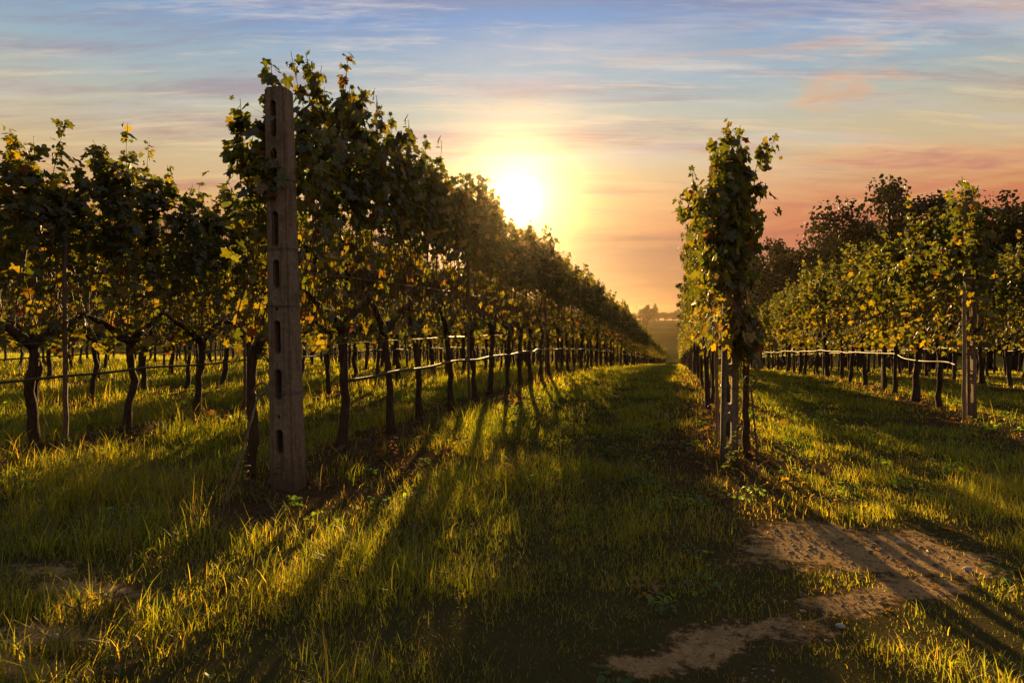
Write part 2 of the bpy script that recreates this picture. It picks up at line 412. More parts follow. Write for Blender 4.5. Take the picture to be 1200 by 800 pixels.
def strip(X, Y):
    rel = np.min(np.abs(np.asarray(X)[..., None]-ROW_X), axis=-1)
    rel = rel + (fbm(np.asarray(X)*2.1, np.asarray(Y)*2.1, 31)-0.5)*0.35
    s = np.clip(1.25-rel/0.45, 0, 1)*np.clip((np.asarray(Y)-3.0)/1.5, 0, 1)
    for fx, fy, a, b in FEET:
        q = ((X-fx)/a)**2+((Y-fy)/b)**2+(fbm(np.asarray(X)*3, np.asarray(Y)*3, 33)-.5)*1.2
        s = np.maximum(s, np.clip(1.3-q*.9, 0, 1.1))
    return s

def build_ground():
    # one sheet; its lines lie close together near the camera and wide apart far out
    def axis(lim, first, grow):
        a, s = [0.0], first
        while a[-1] < lim: a.append(a[-1]+s); s = s*grow
        return a
    r = axis(900, 0.10, 1.022)
    xs = np.array(sorted([-v for v in r[1:]] + r))
    f = axis(900, 0.09, 1.016)
    b = axis(160, 0.3, 1.2)
    ys = np.array(sorted([-v for v in b[1:]] + f))
    X, Y = np.meshgrid(xs, ys)
    Z = h(X, Y)
    nx, ny = len(xs), len(ys)
    i = np.arange(ny-1)[:, None]*nx; j = np.arange(nx-1)[None, :]
    q = np.stack([i+j, i+j+1, i+nx+j+1, i+nx+j], -1).reshape(-1, 4)
    nearc = (np.abs(X) < 40) & (Y > -5) & (Y < 90)
    tint = np.stack([bare(X, Y)*nearc, strip(X, Y)*(Y < 150), np.clip((Y-140)/40, 0, 1)], -1).reshape(-1, 3)
    me = mesh_np('ground', np.stack([X, Y, Z], -1).reshape(-1, 3), [q], [M_GROUND], None, tint, True)
    tag(link('ground', me), kind='structure')
build_ground()

# ------------------------------------------------------------------ grape vines
LEAF_OUT = [(0, 1.0), (16, .80), (34, .60), (50, .86), (66, .84), (84, .52), (104, .66), (126, .62), (150, .48), (170, .16)]
def leaf_outline():
    pts = [(math.sin(R(a))*r*.92, math.cos(R(a))*r) for a, r in LEAF_OUT]
    pts += [(-x, y) for x, y in reversed(pts[1:])]
    return np.array(pts)
LO = leaf_outline()

def add_leaves(mb, P, N, T, S, tints, rnd, hi=True, mi=0):
    """leaves at P with normals N, tip directions T and sizes S"""
    n = len(P)
    N = N/np.linalg.norm(N, axis=1)[:, None]
    T = T-N*np.sum(T*N, 1)[:, None]; T /= np.linalg.norm(T, axis=1)[:, None]+1e-9
    B = np.cross(N, T)
    if hi:
        base = np.concatenate([[[0, 0.05]], LO]); k = len(LO)
        fan = np.stack([np.zeros(k, int), 1+np.arange(k), 1+(np.arange(k)+1) % k], -1)
        faces = (np.arange(n)[:, None, None]*(k+1)+fan[None]).reshape(-1, 3); fq = None
    else:
        base = np.array([[0, -.35], [.62, .2], [0, 1.0], [-.62, .2]]); k = 3
        fq = (np.arange(n)[:, None, None]*4+np.array([[0, 1, 2, 3]])[None]).reshape(-1, 4); faces = None
    x, y = base[:, 0][None], base[:, 1][None]
    cup = rnd.uniform(-.1, .5, (n, 1)); curl = rnd.uniform(-.1, .55, (n, 1)); wav = rnd.uniform(0, 6, (n, 1))
    zz = -cup*np.abs(x)*.9 - curl*y*np.abs(y)*.6 + .08*np.sin(5*y+4*x+wav)
    v = P[:, None]+S[:, None, None]*(x[..., None]*B[:, None]+y[..., None]*T[:, None]+zz[..., None]*N[:, None])
    mb.add(v.reshape(-1, 3), fq, faces, mi, np.repeat(tints, base.shape[0], axis=0))

def leaf_tints(n, rnd, dry=0.04, yel=0.13):
    g = np.array([.052, .072, .020]); y = np.array([.150, .125, .022]); b = np.array([.110, .058, .022]); red = np.array([.13, .03, .018])
    w = rnd.random(n); k = rnd.uniform(.65, 1.35, n)[:, None]
    c = np.where((w < yel)[:, None], y, g)
    c = np.where((w > 1-dry)[:, None], b, c); c = np.where((w > 1-dry*.2)[:, None], red, c)
    mixy = rnd.uniform(0, .32, n)[:, None]
    return (c*(1-mixy)+y*mixy)*k

def vine_parts(seed, H=2.6, hi=True, dense=1.0, ncane=16, lo_n=150, ymin=-.47, xoff=0.0, lowd=1.0):
    rnd = np.random.default_rng(seed)
    tr = MB()
    # trunk
    k = 10; zt = np.linspace(-.06, .90, k)
    wx = np.cumsum(rnd.normal(0, .010, k)); wy = np.cumsum(rnd.normal(0, .013, k))
    wx -= wx[0]; wy -= wy[0]
    lean = rnd.uniform(-.07, .07)
    pts = np.stack([wx+lean*.4*zt, wy+lean*zt, zt], -1)
    rad = np.interp(zt, [-.06, .05, .2, .75, .90], [.062, .048, .037, .034, .042])*rnd.uniform(.8, 1.15)*(1+.12*rnd.uniform(-1, 1, k))
    tr.tube(pts, rad, 9 if hi else 5, jit=.13, rnd=rnd)
    head = pts[-1]
    for sgn in ((-1, 1) if ymin < -.3 else (1,)):     # the two cordon arms along the fruit wire
        yy = np.linspace(0, .46, 6)
        arm = np.stack([head[0]*(1-yy/.5)+rnd.normal(0, .008, 6), head[1]*(1-yy/.5)+sgn*yy, head[2]-.04+.30*(yy/.46)**.8+rnd.normal(0, .012, 6)], -1)
        tr.tube(arm, np.linspace(.040, .014, 6)*(1+.15*rnd.uniform(-1, 1, 6)), 7 if hi else 4, jit=.12, rnd=rnd)
    cr = MB()
    P, N, T, S = [], [], [], []
    for c in range(ncane):
        y0 = ymin+(.47-ymin)*(c+rnd.uniform(.1, .9))/ncane
        top = rnd.uniform(H-.32, H+.08) if rnd.random() > .07 else H+rnd.uniform(.08, .26)
        n = 11; t = np.linspace(0, 1, n)
        xt, yt = rnd.normal(0, .14), rnd.normal(0, .17)
        bow = rnd.normal(0, .10)
        px = rnd.normal(0, .02)+xoff*min(1, 3*t[1]*10)*np.minimum(1, t*4)+xt*t**1.2+bow*np.sin(PI*t)+np.cumsum(rnd.normal(0, .010, n))
        py = y0+yt*t+np.cumsum(rnd.normal(0, .013, n))
        pz = 1.0+(top-1.0)*t
        if rnd.random() < .3:      # tip arches over
            s = np.clip((t-.7)/.3, 0, 1); px = px+np.sign(rnd.normal())*.28*s**1.5; pz = pz-.30*s**2
        cp = np.stack([px, py, pz], -1)
        if hi: cr.tube(cp, np.linspace(.0055, .0022, n), 4, 1, (.13, .07, .03), cap=False)
        elif c % 3 == 0: cr.tube(cp[::2], np.linspace(.008, .004, 6), 3, 1, (.13, .07, .03), cap=False)
        # leaves at the nodes
        m = int((top-1.0)/.058)
        for q in range(m):
            tt = (q+rnd.uniform(0, .8))/m
            p = np.array([np.interp(tt, t, cp[:, i]) for i in range(3)])
            dens = np.interp(p[2], [1.0, 1.25, 1.6, 1.9, H-.3, H+.05, H+.3], [1.4*lowd, .75*lowd, 1.05*lowd, 3.2, 3.8, 3.0, 1.2])*dense
            cnt = rnd.poisson(dens)
            for _ in range(cnt):
                a = rnd.uniform(0, 2*PI); o = np.array([math.cos(a)*1.0, math.sin(a)*.8, 0])
                L = rnd.uniform(.03, .13) if tt < .8 else rnd.uniform(.015, .06)
                if rnd.random() < .3 and tt < .8: L = rnd.uniform(.12, .24)      # on a lateral shoot
                pos = p+o*L+np.array([0, 0, rnd.uniform(-.05, .05)])
                if p[2] < 1.35: pos[2] -= abs(rnd.normal(0, .17)); pos[0] += rnd.normal(0, .05)
                if pos[2] < .74: continue
                if hi:      # the leaf stalk
                    w = np.array([-o[1], o[0], 0])*.0013; cr.add([p-w, p+w, pos+w, pos-w], [[0, 1, 2, 3]], None, 1)
                P.append(pos); N.append(o*rnd.uniform(.2, 1.0)+np.array([0, 0, rnd.uniform(.0, .8)])+rnd.normal(0, .35, 3))
                T.append(o*rnd.uniform(.1, .8)+np.array([0, 0, -rnd.uniform(.2, 1.2)])+rnd.normal(0, .25, 3))
                S.append(min(.084, .052*rnd.lognormal(0, .33))*(0.8 if p[2] > H-.1 else 1))
    P, N, T, S = map(np.array, (P, N, T, S))
    if not hi:
        idx = rnd.choice(len(P), min(lo_n, len(P)), replace=False)
        P, N, T, S = P[idx], N[idx], T[idx], S[idx]*math.sqrt(len(S)/len(idx))*1.0
    low = P[:, 2] < 1.6
    tints = leaf_tints(len(P), rnd)
    tl = leaf_tints(len(P), rnd, .08, .34)
    tints = np.where(low[:, None], tl, tints)
    add_leaves(cr, P, N, T, S, tints, rnd, hi)
    return tr, cr

NV = 9
VAR = []
for s in range(NV):
    tr, cr = vine_parts(100+s, 2.6+(-.08, .05, .0, .1, -.03)[s % 5], ncane=20)
    VAR.append((tr.mesh('trunk', [M_BARK], True), cr.mesh('crown', [M_LEAF, M_CANE])))

VAR_A = []
for s in range(6):      # the high row is thinner at mid height, where the bare canes show
    tr, cr = vine_parts(200+s, 2.6+(.05, -.05, .1)[s % 3], ncane=20, lowd=.5)
    VAR_A.append((tr.mesh('trunk', [M_BARK], True), cr.mesh('crown', [M_LEAF, M_CANE])))
tr, cr = vine_parts(150, 2.72, ncane=14, ymin=-.16, xoff=.16, dense=1.15)
VAR.append((tr.mesh('trunk', [M_BARK], True), cr.mesh('crown', [M_LEAF, M_CANE])))
tr, cr = vine_parts(151, 2.62, ncane=24, ymin=-.45, xoff=-.19, dense=1.15, lowd=2.8)
VAR.append((tr.mesh('trunk', [M_BARK], True), cr.mesh('crown', [M_LEAF, M_CANE])))
VAR += VAR_A
ROW_H = {'A': 1.05, 'L2': .98, 'B': .97, 'C': .935, 'R3': .93}
ROW_START = {'A': 4.14, 'L2': 2.75, 'L3': 3.0, 'L4': 4.0, 'L5': 5.0, 'L6': 6.0, 'L7': 8.0, 'L8': 10.0, 'B': 5.60, 'C': 8.85, 'R3': 10.6, 'R4': 12.5, 'R5': 14.5}
ROW_END = {'A': 150, 'L2': 120, 'L3': 95, 'L4': 80, 'L5': 70, 'L6': 60, 'L7': 60, 'L8': 60, 'B': 150, 'C': 140, 'R3': 120, 'R4': 100, 'R5': 42}
ROW_W = {'A': 1.0, 'L2': 1.05, 'L3': 1.7, 'L4': 2.4, 'L5': 3.4, 'L6': 4.5, 'L7': 6, 'L8': 7, 'B': 1.6, 'C': 1.0, 'R3': 1.7, 'R4': 3.0, 'R5': 4.0}
spots = []
vr = np.random.default_rng(5)
for row, x0 in ROWS.items():
    Y = ROW_START[row]; k = 0
    while Y < ROW_END[row]:
        x = x0+vr.normal(0, .045)
        if row == 'A' and k == 0: x = -2.86
        if row == 'B' and k == 0: x = .53
        u, d = w2cam(x, Y)
        spots.append(dict(row=row, k=k, x=x, y=Y, u=u, d=d, score=d*ROW_W[row] if (d > 0 and abs(u) < .82) else 1e6+abs(u)*d))
        Y += vr.uniform(.88, .99); k += 1
spots.sort(key=lambda s: s['score'])
NEAR, REST = spots[:290], spots[290:]
REST = [s for s in REST if not (s['d'] < 4 and abs(s['u']) > 1.3)]

ONES = 'zeroth first second third fourth fifth sixth seventh eighth ninth tenth eleventh twelfth thirteenth fourteenth fifteenth sixteenth seventeenth eighteenth nineteenth'.split()
TENS = {20: 'twent', 30: 'thirt', 40: 'fort', 50: 'fift'}
def ordinal(n):
    if n < 20: return ONES[n]
    t, o = n//10*10, n % 10
    return TENS[t]+'ieth' if o == 0 else TENS[t]+'y-'+ONES[o]
ROW_SAY = {
    'A': ('vine from the tall concrete post, in the high row left of the grass alley', 28, 'small far vine deep in the high row left of the grass alley'),
    'L2': ('vine from the left picture edge in the low row left of the tall post', 24, 'small far vine deep in the low row left of the tall post'),
    'L3': ('vine from the left picture edge in the third row left of the alley', 14, 'far vine of the third row left of the alley, seen between trunks'),
    'L4': ('vine from the left picture edge in the fourth row left of the alley', 12, 'far vine of the fourth row left of the alley, seen between trunks'),
    'L5': ('vine from the left picture edge in the fifth row left of the alley', 10, 'far vine of the fifth row left of the alley, seen between trunks'),
    'B': ('vine behind the slotted post, in the end-on row right of the grass alley', 8, 'vine hidden deep in the end-on row right of the grass alley'),
    'C': ('vine behind the far right concrete post, in the sunlit right-hand row', 30, 'small far vine deep in the sunlit right-hand row'),
    'R3': ('vine from the right picture edge in the row behind the sunlit right-hand row', 10, 'far vine in the row behind the sunlit right-hand row'),
    'R4': ('vine from the right picture edge, two rows behind the sunlit right-hand row', 6, 'far vine two rows behind the sunlit right-hand row'),
}
SPECIAL = {('A', 0): 'dark-trunked vine standing directly left of the tall concrete post', ('A', 1): 'tall leafy vine whose trunk stands directly right of the tall concrete post',
           ('B', 0): 'tall narrow vine column rising behind the slotted post with a bare forked trunk'}
def dup_vine(var, loc, rz, sc):
    e = bpy.data.objects.new('grape_vine', None); COL.objects.link(e)
    e.empty_display_size = .2
    e.location = loc; e.rotation_euler = (0, 0, rz); e.scale = sc
    for nm, me in zip(('trunk', 'crown'), VAR[var]):
        link(nm, me, e)
    return e
byrow = {}
for s in NEAR: byrow.setdefault(s['row'], []).append(s)
for row, ss in byrow.items():
    ss.sort(key=lambda s: s['u'] if row[0] == 'L' else (-s['u'] if row[0] == 'R' else s['y']))
    say, cut, rest = ROW_SAY.get(row, ('vine seen through the trunks of the rows in front of row '+row, 0, 'far vine seen small between the trunks of the nearer rows'))
    for n, s in enumerate(ss, 1):
        var = int(vr.integers(NV)); hs = ROW_H.get(row, .94)*vr.uniform(.96, 1.04)
        if row == 'A' and 1 <= s['k'] <= 5: hs *= 1.05
        if row == 'A' and s['k'] == 0: hs = 1.01
        wx = 1.0 if row != 'B' else (.85 if s['k'] == 0 else .68 if s['k'] < 6 else .75)
        if row == 'A': var = NV+2+var % 6
        if (row, s['k']) == ('A', 0): var = NV
        if (row, s['k']) == ('B', 0): var = NV+1
        e = dup_vine(var, (s['x'], s['y'], float(h(s['x'], s['y']))), (PI*int(vr.integers(2)) if var not in (NV, NV+1) else 0)+vr.normal(0, .06), (wx, 1.2 if row == 'L2' else 1.06, hs))
        lab = SPECIAL.get((row, s['k'])) or (ordinal(n)+' '+say if n <= cut else rest)
        tag(e, lab, 'vine', 'grape vines trained in rows')

def build_rest():
    LOV = [vine_parts(300+s, 2.6, hi=False, ncane=9, lo_n=190) for s in range(5)]
    V, Q, Tt, MQ, MT, TN, n = [], [], [], [], [], [], 0
    def pack(tr, cr):
        v = np.concatenate(tr.v+cr.v); tn = np.concatenate(tr.c+cr.c)
        q = np.concatenate(tr.q+[a+tr.n for a in cr.q]); t = np.concatenate(tr.t+[a+tr.n for a in cr.t]) if (tr.t or cr.t) else np.zeros((0, 3), int)
        mq = np.concatenate([np.full(len(a), 2) for a in tr.q]+cr.qm); mt = np.concatenate([np.full(len(a), 2) for a in tr.t]+cr.tm)
        return v, q, t, mq, mt, tn
    packs = [pack(*p) for p in LOV]
    for s in REST:
        v, q, t, mq, mt, tn = packs[int(vr.integers(5))]
        sg = 1 if vr.random() < .5 else -1
        hs = ROW_H.get(s['row'], .94)*vr.uniform(.95, 1.05)
        w = v*np.array([sg, sg, hs])+np.array([s['x'], s['y'], float(h(s['x'], s['y']))])
        V.append(w); Q.append(q+n); Tt.append(t+n); MQ.append(mq); MT.append(mt); TN.append(tn*vr.uniform(.85, 1.15)); n += len(v)
    me = mesh_np('distant_vines', np.concatenate(V), [np.concatenate(Q), np.concatenate(Tt)], [M_LEAF, M_CANE, M_BARK],
                 np.concatenate(MQ+MT), np.concatenate(TN))
    tag(link('distant_vines', me), 'far ends of the vine rows, leaves and trunks merging in the distance', 'vines', kind='stuff')
build_rest()

# ------------------------------------------------------------------ grass
def build_grass():
    g = np.random.default_rng(77)
    Vs, Qs, Ts, Cs, n0 = [], [], [], [], 0
    bands = [(0.9, 2.2, 5200), (2.2, 3.4, 6200), (3.4, 5.0, 4600), (5.0, 7.5, 2700), (7.5, 11, 1350), (11, 16, 650), (16, 24, 330), (24, 40, 120), (40, 70, 40)]
    for d0, d1, rho in bands:
        area = (d1*d1-d0*d0)*1.02
        n = int(area*rho*1.25)
        d = np.sqrt(g.uniform(d0*d0, d1*d1, n)); u = g.uniform(-1.02, 1.02, n)
        k = int(n*.8); u[k:] = np.sign(u[k:])*g.uniform(1.02, 1.9, n-k)
        X, Y = d*CT*u-d*ST, d*CT+u*d*ST
        bs = bare(X, Y); st = strip(X, Y)
        cl = fbm(X*2.2, Y*2.2, 41, 3); cl2 = fbm(X*.55, Y*.55, 43, 2); patch = vnoise(X*6, Y*6, 47)
        keep = g.random(n) < np.clip(1.15-1.6*bs+1.3*(patch-.5)*(bs > .05), 0.03, 1)*np.clip(1-.86*st, 0, 1)*np.clip(.30+1.7*(cl-.25), .12, 1)
        X, Y, d, bs, st, cl, cl2, patch = [a[keep] for a in (X, Y, d, bs, st, cl, cl2, patch)]
        n = len(X)
        tall = np.where(X < -2.9, 1.5, np.where(X < -1.0, 1.15, .85))
        tall = tall*np.where((X > -.5) & (Y < 5), .75, 1.0)
        tall = tall*np.interp(np.hypot(X, Y-1), [0, 2.5, 4], [.75, .85, 1.0])
        L = (.026+.21*np.clip(cl-.22, 0, 1)**1.35*(.5+cl2)*(.55+.9*patch))*tall*g.lognormal(0, .36, n)
        L = L*np.clip(1-.55*bs, .3, 1)
        stalk = g.random(n) < .012
        L = np.where(stalk, L*1.9, L)
        L = np.clip(L, .02, .42)
        wdt = np.maximum(.0026*g.uniform(.7, 1.5, n)*(L/.12)**.35, d*.00062*g.uniform(.7, 1.3, n))
        broad = (g.random(n) < .05) & (d < 9)
        wdt = np.where(broad, wdt*3.0, wdt); L = np.where(broad, L*.55, L)
        az = g.uniform(0, 2*PI, n)+1.2*(fbm(X*1.3, Y*1.3, 51)-.5)*6
        lean = g.uniform(.25, 1.35, n)*np.where(stalk, .4, 1)
        dx, dy = np.cos(az), np.sin(az)
        fx, fy = -np.sin(az+g.normal(0, .5, n)), np.cos(az+g.normal(0, .5, n))
        z0 = h(X, Y)-.006
        base = np.stack([X, Y, z0], -1)
        D = np.stack([dx, dy, np.zeros(n)], -1); F = np.stack([fx, fy, np.zeros(n)], -1); U = np.array([0, 0, 1.])
        def pt(t): return base+D*(L*lean*t**1.8*.8)[:, None]+U*(L*t*(1-.32*lean*t))[:, None]
        near = d0 < 7
        ts = (0, .4, .75) if near else (0, .55)
        ws = (1.0, .85, .55) if near else (1.0, .7)
        rows = []
        for t, w in zip(ts, ws):
            p = pt(t); off = F*(wdt*.5*w)[:, None]; rows += [p-off, p+off]
        rows.append(pt(1.0))
        k = len(rows)
        v = np.stack(rows, 1).reshape(-1, 3)
        ib = np.arange(n)[:, None]*k+n0
        qq = []
        for s in range(len(ts)-1): qq.append(ib+np.array([[2*s, 2*s+1, 2*s+3, 2*s+2]]))
        Qs.append(np.concatenate(qq)); Ts.append(ib+np.array([[k-3, k-2, k-1]])); Vs.append(v); n0 += len(v)
        gr = np.array([.068, .080, .018]); yg = np.array([.116, .110, .021]); dry = np.array([.19, .135, .06])
        wd = g.random(n); mixk = np.clip((cl2-.3)*1.2+g.normal(0, .2, n), 0, 1)[:, None]
        c = gr*(1-mixk)+yg*mixk
        c = np.where((wd < .07+.40*st+.2*bs+.16*(cl2 > .56)+.10*(patch > .75))[:, None], dry*g.uniform(.5, 1.1, n)[:, None], c)*g.uniform(.65, 1.35, n)[:, None]
        Cs.append(np.repeat(c, k, axis=0))
    me = mesh_np('grass', np.concatenate(Vs), [np.concatenate(Qs), np.concatenate(Ts)], [M_GRASS], None, np.concatenate(Cs))
    tag(link('grass', me), 'uneven green grass covering the alleys between the vine rows', 'grass', kind='stuff')
    print('grass blades verts', n0)
build_grass()

# ------------------------------------------------------------------ concrete posts
def slotted_post(w, t, H, slots, holes, taper, lean, through=True):
    bm = bmesh.new()
    bmesh.ops.create_cube(bm, size=1)
    for v in bm.verts: v.co = Vector((v.co.x*w, v.co.y*t, (v.co.z+.5)*(H+.3)-.3))
    bmesh.ops.bevel(bm, geom=[e for e in bm.edges], offset=.014, segments=2, affect='EDGES')
    bm.normal_update()
    me = bpy.data.meshes.new('post'); bm.to_mesh(me); bm.free()
    o = bpy.data.objects.new('tmp_post', me); COL.objects.link(o)
    cb = bmesh.new()
    def cutter(z0, z1, sw):
        r = sw/2; pts = []
        for k in range(9): a = PI*k/8; pts.append((r*math.cos(a), z1-r+r*math.sin(a)))
        for k in range(9): a = PI+PI*k/8; pts.append((r*math.cos(a), z0+r+r*math.sin(a)))
        f = [cb.verts.new((x-.006, -t, z)) for x, z in pts]; b = [cb.verts.new((x-.006, t if through else t*.12, z)) for x, z in pts]
        cb.faces.new(f); cb.faces.new(list(reversed(b)))
        m = len(pts)
        for i in range(m): cb.faces.new([f[i], b[i], b[(i+1) % m], f[(i+1) % m]])
    for z0, z1 in slots: cutter(z0, z1, w*.30)
    for z in holes: cutter(z-.012, z+.0125, .022)
    bmesh.ops.recalc_face_normals(cb, faces=cb.faces)
    cm = bpy.data.meshes.new('cut'); cb.to_mesh(cm); cb.free()
    co = bpy.data.objects.new('tmp_cut', cm); COL.objects.link(co)
    md = o.modifiers.new('b', 'BOOLEAN'); md.operation = 'DIFFERENCE'; md.object = co; md.solver = 'EXACT'
    dg = bpy.context.evaluated_depsgraph_get()
    out = bpy.data.meshes.new_from_object(o.evaluated_get(dg), depsgraph=dg); out.name = 'shaft'
    bpy.data.objects.remove(o); bpy.data.objects.remove(co)
    for v in out.vertices:
        k = 1-(1-taper)*max(v.co.z, 0)/H
        v.co.x = v.co.x*k+lean*v.co.z/H; v.co.y *= k
    out.materials.clear(); out.materials.append(M_CONC)
    out.polygons.foreach_set('material_index', np.zeros(len(out.polygons), np.int32))
    return out

def wrap_mesh(w, t, z, seed):
    r = random.Random(seed); mb = MB()
    a, b = w/2+.003, t/2+.003
    ring = [(-a, -b), (a, -b), (a, b), (-a, b), (-a, -b)]
    pts = []
    for (x0, y0), (x1, y1) in zip(ring, ring[1:]):
        for k in range(5): pts.append((x0+(x1-x0)*k/5, y0+(y1-y0)*k/5, z+r.uniform(-.003, .003)+.012*len(pts)/20))
    mb.tube(pts, .0022, 5); mb.tube([(p[0]*1.004, p[1]*1.004, p[2]-.009) for p in pts], .0020, 5)
    tail = [(a, -b, z+.01), (a+.05, -b-.02, z-.02), (a+.08, -b-.01, z-.10)]
    mb.tube(tail, .002, 4)
    return mb.mesh('wire_tie', [M_WIRE], True)

def make_post(px, py, w, t, H, taper, lean, slots, holes, ties, label):
    X, Y, Z = at(px, py)
    e = bpy.data.objects.new('concrete_post', None); COL.objects.link(e); e.location = (X, Y, Z)
    tag(e, label, 'post', 'concrete end posts of the vine rows')
    link('shaft', slotted_post(w, t, H, slots, holes, taper, lean, w < .15), e)
    for i, z in enumerate(ties):
        k = 1-(1-taper)*z/H
        o = link('wire_tie', wrap_mesh(w*k, t*k, z, i), e); o.location.x = lean*z/H
    return X, Y, Z
# slot heights read from the photograph (pixels on the tall post), 1 px = 5.6 mm there
pz = lambda y: (570-y)*.0056
PA = make_post(338, 570, .178, .17, 2.60, .78, -.07,
               [(pz(530), pz(501)), (pz(468), pz(432)), (pz(415), pz(376)), (pz(340), pz(306)), (pz(292), pz(250)), (pz(222), pz(178)), (pz(165), pz(122))],
               [pz(487), pz(363), pz(237)], [.62, 1.18, 1.55, 2.0],
               'tall weathered concrete post with slotted face at the left row end')
PB = make_post(854, 538, .13, .12, 1.62, .88, .02,
               [(.12, .30), (.42, .64), (.72, .94), (1.04, 1.26), (1.34, 1.52)], [.36, .99], [.55, 1.3],
               'slotted concrete post half hidden by the narrow vine column, beside a thin stake')
PC = make_post(1138, 490, .095, .10, 2.56, .88, -.03,
               [(.18, .40), (.50, .72), (.82, 1.04), (1.14, 1.36), (1.9, 2.1), (2.18, 2.4)], [.45, 1.09], [.9, 1.6],
               'concrete post rising above the leaves at the sunlit right-hand row end')

def stake(px, py, H, r, label, m=M_WOOD, lean=(0, 0), nodes=True, name='stake', cat='stake'):
    X, Y, Z = at(px, py)
    mb = MB(); k = 14; z = np.linspace(-.1, H, k)
    rr = np.random.default_rng(px)
    pts = np.stack([lean[0]*z/H+rr.normal(0, .002, k), lean[1]*z/H+rr.normal(0, .002, k), z], -1)
    rad = np.full(k, r)*np.where((np.arange(k) % 3 == 0) & nodes, 1.18, 1.0)*np.linspace(1.05, .9, k)
    mb.tube(pts, rad, 8)
    o = link(name, mb.mesh(name, [m], True), None, (X, Y, Z))
    return tag(o, label, cat)
stake(841, 512, 1.55, .016, 'thin sunlit bamboo stake standing left of the slotted post', lean=(-.02, .05))
stake(1130, 494, 1.42, .020, 'thin pale sunlit stake in front of the far right concrete post')
stake(77, 522, 2.05, .019, 'grey metal stake in the low row at the left picture edge', M_RUST, nodes=False, lean=(-.01, 0))

def row_stake(row, Y, label):
    x = ROWS[row]+.07; mb = MB(); z = np.linspace(-.1, 2.25, 10); rs = np.random.default_rng(int(Y*10))
    mb.tube(np.stack([np.cumsum(rs.normal(0, .003, 10)), np.cumsum(rs.normal(0, .003, 10)), z], -1), .017, 6)
    tag(link('stake', mb.mesh('stake', [M_RUST], True), None, (x, Y, float(h(x, Y)))), label, 'stake', 'metal stakes inside the vine rows')
row_stake('A', 8.4, 'rusty stake among the nearer trunks of the high row left of the alley')
row_stake('A', 13.6, 'rusty stake farther along the high row, beneath the low sun')
row_stake('L2', 7.2, 'rusty stake in the low row, just left of the tall concrete post')
row_stake('C', 12.6, 'rusty stake among the nearer trunks of the sunlit right-hand row')
row_stake('C', 17.4, 'rusty stake halfway along the sunlit right-hand row')

# iron ground anchors with an eye
def anchor(px, py, top, L, label, r=.007):
    X, Y, Z = at(px, py); mb = MB()
    a = np.array([0, 0, -.1]); b = np.array(top)
    mb.tube([a+(b-a)*t for t in np.linspace(0, 1, 6)], r, 7)
    d = (b-a)/np.linalg.norm(b-a); side = np.cross(d, [0, 1, 0]); side /= np.linalg.norm(side)
    c = b+d*.045
    mb.tube([c+.042*(math.cos(t)*-d+math.sin(t)*side) for t in np.linspace(0, 2*PI*.97, 18)], r*.9, 6)
    return tag(link('ground_anchor', mb.mesh('ground_anchor', [M_RUST], True), None, (X, Y, Z)), label, 'anchor')
anchor(890, 540, (-.06, .03, .56), .6, 'thin iron anchor rod with a looped eye right of the slotted post')
anchor(255, 600, (.02, .36, .62), .7, 'grey iron anchor rod leaning toward the tall concrete post')

# hoses and wires
def row_line(name, row, y0, y1, z, r, m, label, cat, group, amp=.03, x_off=-.05, pts0=None, step=.47, seed=0, n=7):
    rr = np.random.default_rng(seed); mb = MB()
    ys = np.arange(y0, y1, step); x0 = ROWS[row]+x_off
    pts = [(x0+rr.normal(0, amp*.5), y, float(h(x0, y))+z+rr.normal(0, amp*.25)-amp*abs(math.sin(y*PI/1.9))*.6) for y in ys]
    if pts0: pts = list(pts0)+pts
    # smooth
    P = np.array(pts); t = np.arange(len(P)); tf = np.linspace(0, len(P)-1, len(P)*4)
    Pf = np.stack([np.interp(tf, t, P[:, i]) for i in range(3)], -1)
    for _ in range(3): Pf[1:-1] = (Pf[:-2]+2*Pf[1:-1]+Pf[2:])/4
    org = Pf[0].copy()
    mb.tube(Pf-org, r, n)
    return tag(link(name, mb.mesh(name, [m], True), None, org), label, cat, group)
HG, WG = 'irrigation hoses tied along the vine rows', 'trellis wires of the vine rows'
row_line('irrigation_hose', 'A', 5.0, 75, .60, .014, M_HOSE, 'pale irrigation hose along the high row, starting right of the tall post', 'hose', HG, .05, .10, seed=1)
row_line('irrigation_hose', 'L2', 2.4, 60, .60, .011, M_HOSE, 'dark irrigation hose along the low row left of the tall post', 'hose', HG, .03, .06, seed=2)
row_line('irrigation_hose', 'L3', 3.2, 50, .62, .010, M_HOSE, 'irrigation hose seen small between trunks of the third row', 'hose', HG, .05, .06, seed=3)
row_line('irrigation_hose', 'C', 8.9, 75, .62, .0085, M_HOSE, 'sunlit irrigation hose along the right-hand row, starting at its post', 'hose', HG, .055, -.10, seed=4)
row_line('irrigation_hose', 'R3', 10.8, 60, .70, .010, M_HOSE, 'irrigation hose in the row behind the sunlit right-hand row', 'hose', HG, .05, -.06, seed=5)
for row, y0, say in (('A', PA[1], 'the high row from the tall post'), ('L2', 2.3, 'the low row left of the tall post'), ('B', PB[1], 'the end-on row from the slotted post'), ('C', PC[1], 'the sunlit right-hand row from its post')):
    for z, nm in ((.88, 'lower'), (1.42, 'middle'), (1.95, 'upper')):
        row_line('trellis_wire', row, y0+.09, 60, z, .0028, M_WIRE, nm+' steel trellis wire along '+say, 'wire', WG, .006, .05, seed=9, n=4, step=.9)

